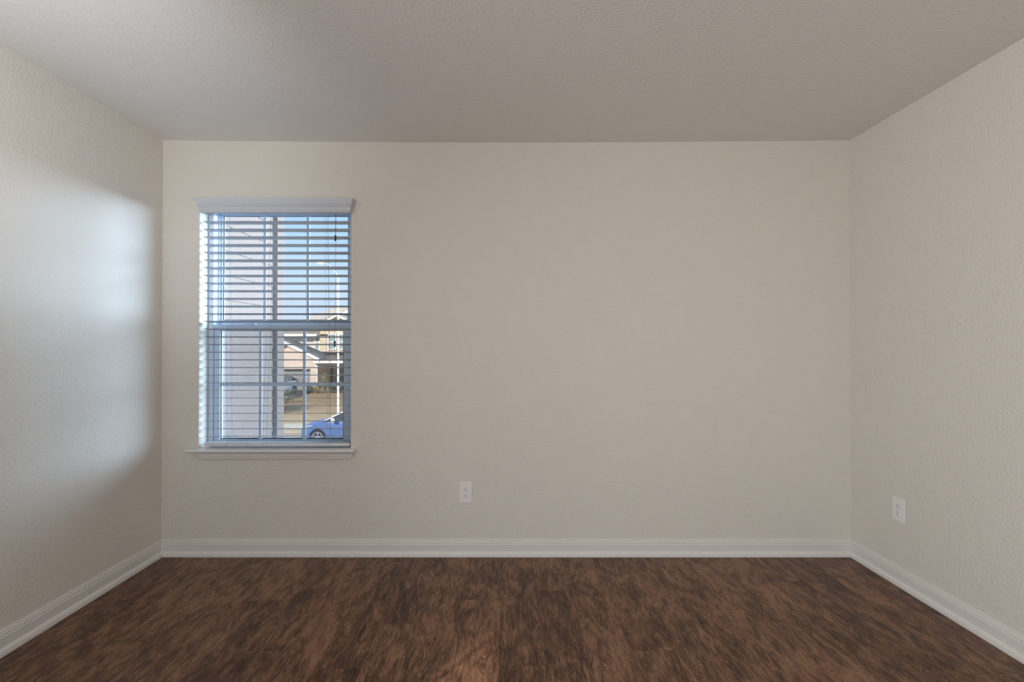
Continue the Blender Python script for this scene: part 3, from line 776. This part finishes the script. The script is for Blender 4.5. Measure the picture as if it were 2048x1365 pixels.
# ------------------------------------------------------------------ cars
def car(x, Y, zgr, rz, paint, label, Lc=4.45, white_pillar=True):
    """nose towards -X before rotation; origin on the ground in the middle"""
    root = empty('parked_car', (x, Y, zgr), label, 'car')
    ORG[root.name] = Vector((0, 0, 0))       # parts are modelled around the origin
    root.rotation_euler.z = rz
    W = .88; xf, xr_ = -1.36, 1.30; RA = .37; zw = .325
    def interp(t, pts):
        for (a, za_), (b_, zb2) in zip(pts, pts[1:]):
            if a <= t <= b_:
                u = (t - a) / (b_ - a); return za_ + (zb2 - za_) * u
        return pts[-1][1] if t > pts[-1][0] else pts[0][1]
    top = [(-2.22, .55), (-2.16, .70), (-2.0, .80), (-1.6, .90), (-1.1, .985), (-.75, 1.02), (0, 1.03), (1.2, 1.05), (1.9, 1.06), (2.12, 1.0), (2.22, .8)]
    wid = [(-2.22, .55), (-2.14, .70), (-1.95, .80), (-1.5, .87), (-1, .885), (1.4, .885), (1.9, .84), (2.12, .76), (2.22, .62)]
    body = MB(); rings = []
    xs = [-2.22, -2.19, -2.14, -2.05, -1.95, -1.85] + [xf + RA * math.cos(math.pi - math.pi * k / 12) for k in range(13)] + [-.8, -.4, 0, .4, .8] + \
         [xr_ + RA * math.cos(math.pi - math.pi * k / 12) for k in range(13)] + [1.8, 1.95, 2.05, 2.14, 2.19, 2.22]
    xs = sorted(set(round(v, 4) for v in xs))
    for t in xs:
        zb3 = .20
        for c_ in (xf, xr_):
            if abs(t - c_) <= RA: zb3 = max(zb3, zw + math.sqrt(max(0, RA * RA - (t - c_) ** 2)))
        z1 = interp(t, top); w = interp(t, wid); zb3 = min(zb3, z1 - .12); zm_ = zb3 + (z1 - zb3) * .45
        half = [(w * .90, zb3), (w * .985, zb3 + .02), (w, zm_), (w * .985, z1 - (z1 - zb3) * .2), (w * .93, z1 - .035), (w * .72, z1 + .005), (w * .35, z1 + .03), (0, z1 + .035)]
        ring = [(t, -a, b_) for a, b_ in half] + [(t, a, b_) for a, b_ in half[-2::-1]]
        rings.append(ring)
    body.loft(rings).build('body', paint, root, smooth=True)
    MB().box(-1.9, 1.95, -.62, .62, .22, .78).build('underbody', 'carblack', root)
    # cabin: glass house, roof skin, pillars
    cp = [(-1.12, 1.0), (-.25, 1.425), (.15, 1.475), (.75, 1.47), (1.35, 1.37), (2.0, 1.04)]
    def sec(t, z_, s=1.0):
        w0 = .80 * s; w1 = .80 * s - .30 * (z_ - 1.0) / .47
        return [(t, -w0, 1.0), (t, -w1, z_), (t, w1, z_), (t, w0, 1.0)]
    cab = MB().loft([sec(t, z_ + (.005 if i in (0, 5) else 0)) for i, (t, z_) in enumerate(cp)]).build('windows', 'carglass', root, smooth=False)
    r_ = MB(); rr = []
    for t, z_ in cp[1:5]:
        w1 = .80 - .30 * (z_ - 1.0) / .47
        rr.append([(t, -w1 - .012, z_ - .03), (t, -w1 + .05, z_ + .012), (t, 0, z_ + .03), (t, w1 - .05, z_ + .012), (t, w1 + .012, z_ - .03), (t, 0, z_ - .02)])
    r_.loft(rr).build('roof', 'carwhite' if white_pillar else paint, root, smooth=True)
    for s in (-1, 1):
        m_ = MB()
        def sp(t, z_): return Vector((t, s * (.80 - .30 * (z_ - 1.0) / .47 + .006), z_))
        m_.tube([sp(-1.14, 1.0), sp(-.7, 1.215), sp(-.25, 1.425)], .026, 6)
        m_.build('windscreen_pillar', 'carwhite' if white_pillar else paint, root)
        MB().tube([sp(.42, 1.02), sp(.48, 1.46)], .03, 6).build('door_pillar', paint, root); MB().tube([sp(1.38, 1.36), sp(2.0, 1.04)], .05, 6).build('rear_pillar', paint, root)
        mr = MB().tube([(-.72, s * .86, 1.06), (-.70, s * .93, 1.08), (-.66, s * 1.02, 1.08), (-.64, s * 1.07, 1.08)], [.03, .085, .085, .04], 10).build('side_mirror', 'carwhite', root, smooth=True)
        MB().add([(-2.15, s * .66, .70), (-1.98, s * .80, .74), (-1.62, s * .885, .80), (-1.55, s * .885, .84), (-1.95, s * .80, .81), (-2.12, s * .66, .76)] + [(-2.0, s * .5, .7), (-1.9, s * .6, .74), (-1.62, s * .7, .8), (-1.55, s * .7, .84), (-1.9, s * .6, .81), (-2.0, s * .5, .76)],
                 [(0, 1, 2, 3, 4, 5), (6, 11, 10, 9, 8, 7)] + [(j, j + 6, (j + 1) % 6 + 6, (j + 1) % 6) for j in range(6)]).build('headlamp', 'carlight', root)
        MB().box(.12, .30, s * .885 - .012, s * .885 + .012, .88, .905).build('door_handle', 'carwhite', root)
        MB().box(-.92, .86, s * .875 - .012, s * .875 + .012, .24, .30).build('sill_trim', 'alloy', root)
        for c_ in (xf, xr_):
            y_ = s * .77; n_ = (0, s, 0)
            wh = MB().disc((c_, y_, zw), n_, [(.20, -.10), (.30, -.11), (.325, -.07), (.325, .07), (.30, .105), (.225, .105), (.215, .06), (.05, .055)], 28).build('wheel', 'tyre', root, smooth=True)
            rm = MB().disc((c_, y_, zw), n_, [(.05, .056), (.05, .10), (.03, .108)], 14)
            for k in range(5):
                a = k * 2 * math.pi / 5 + .3
                for da in (-.13, .13):
                    q = Vector((c_ + .225 * math.cos(a + da), y_ + s * .095, zw + .225 * math.sin(a + da)))
                    rm.tube([(c_, y_ + s * .085, zw), q], .016, 5)
            rn = 28
            rings_ = [[(c_ + r2 * math.cos(2 * math.pi * k / rn), y_ + s * h2, zw + r2 * math.sin(2 * math.pi * k / rn)) for k in range(rn)] for r2, h2 in ((.205, .09), (.205, .108), (.232, .112), (.236, .09))]
            rm.loft(rings_, cap=False); rm.build('rim', 'alloy', wh)
    MB().box(-2.235, -2.16, -.45, .45, .38, .56).build('grille', 'carblack', root)
    for s in (-1, 1): MB().box(2.14, 2.20, s * .62 - .12, s * .62 + .12, .78, .95).build('tail_lamp', mt_red, root)
    for s in (-1, 1):
        for c_ in (xf, xr_):
            rg = []
            for k in range(13):
                a = math.pi * k / 12
                rg.append([(c_ + r3 * math.cos(a), s * y3, zw + r3 * math.sin(a)) for r3, y3 in ((RA - .02, .80), (RA + .035, .80), (RA + .035, .893), (RA - .005, .893))])
            MB().loft(rg).build('wheel_arch', paint, root)
    return root
mt_red = mat('tail_lamp_red', (.35, .02, .02), .25)
carx = X(636, 19.66) + 1.36
car(carx, 20.5, zg(20.5), 0, 'bluepaint', 'blue car with white roof pillars parked along the far curb')
car(-16.0, 31.6, zg(31.6) + .02, R(90), 'silverpaint', 'silver-grey car parked on the driveway in front of the garage', white_pillar=False)
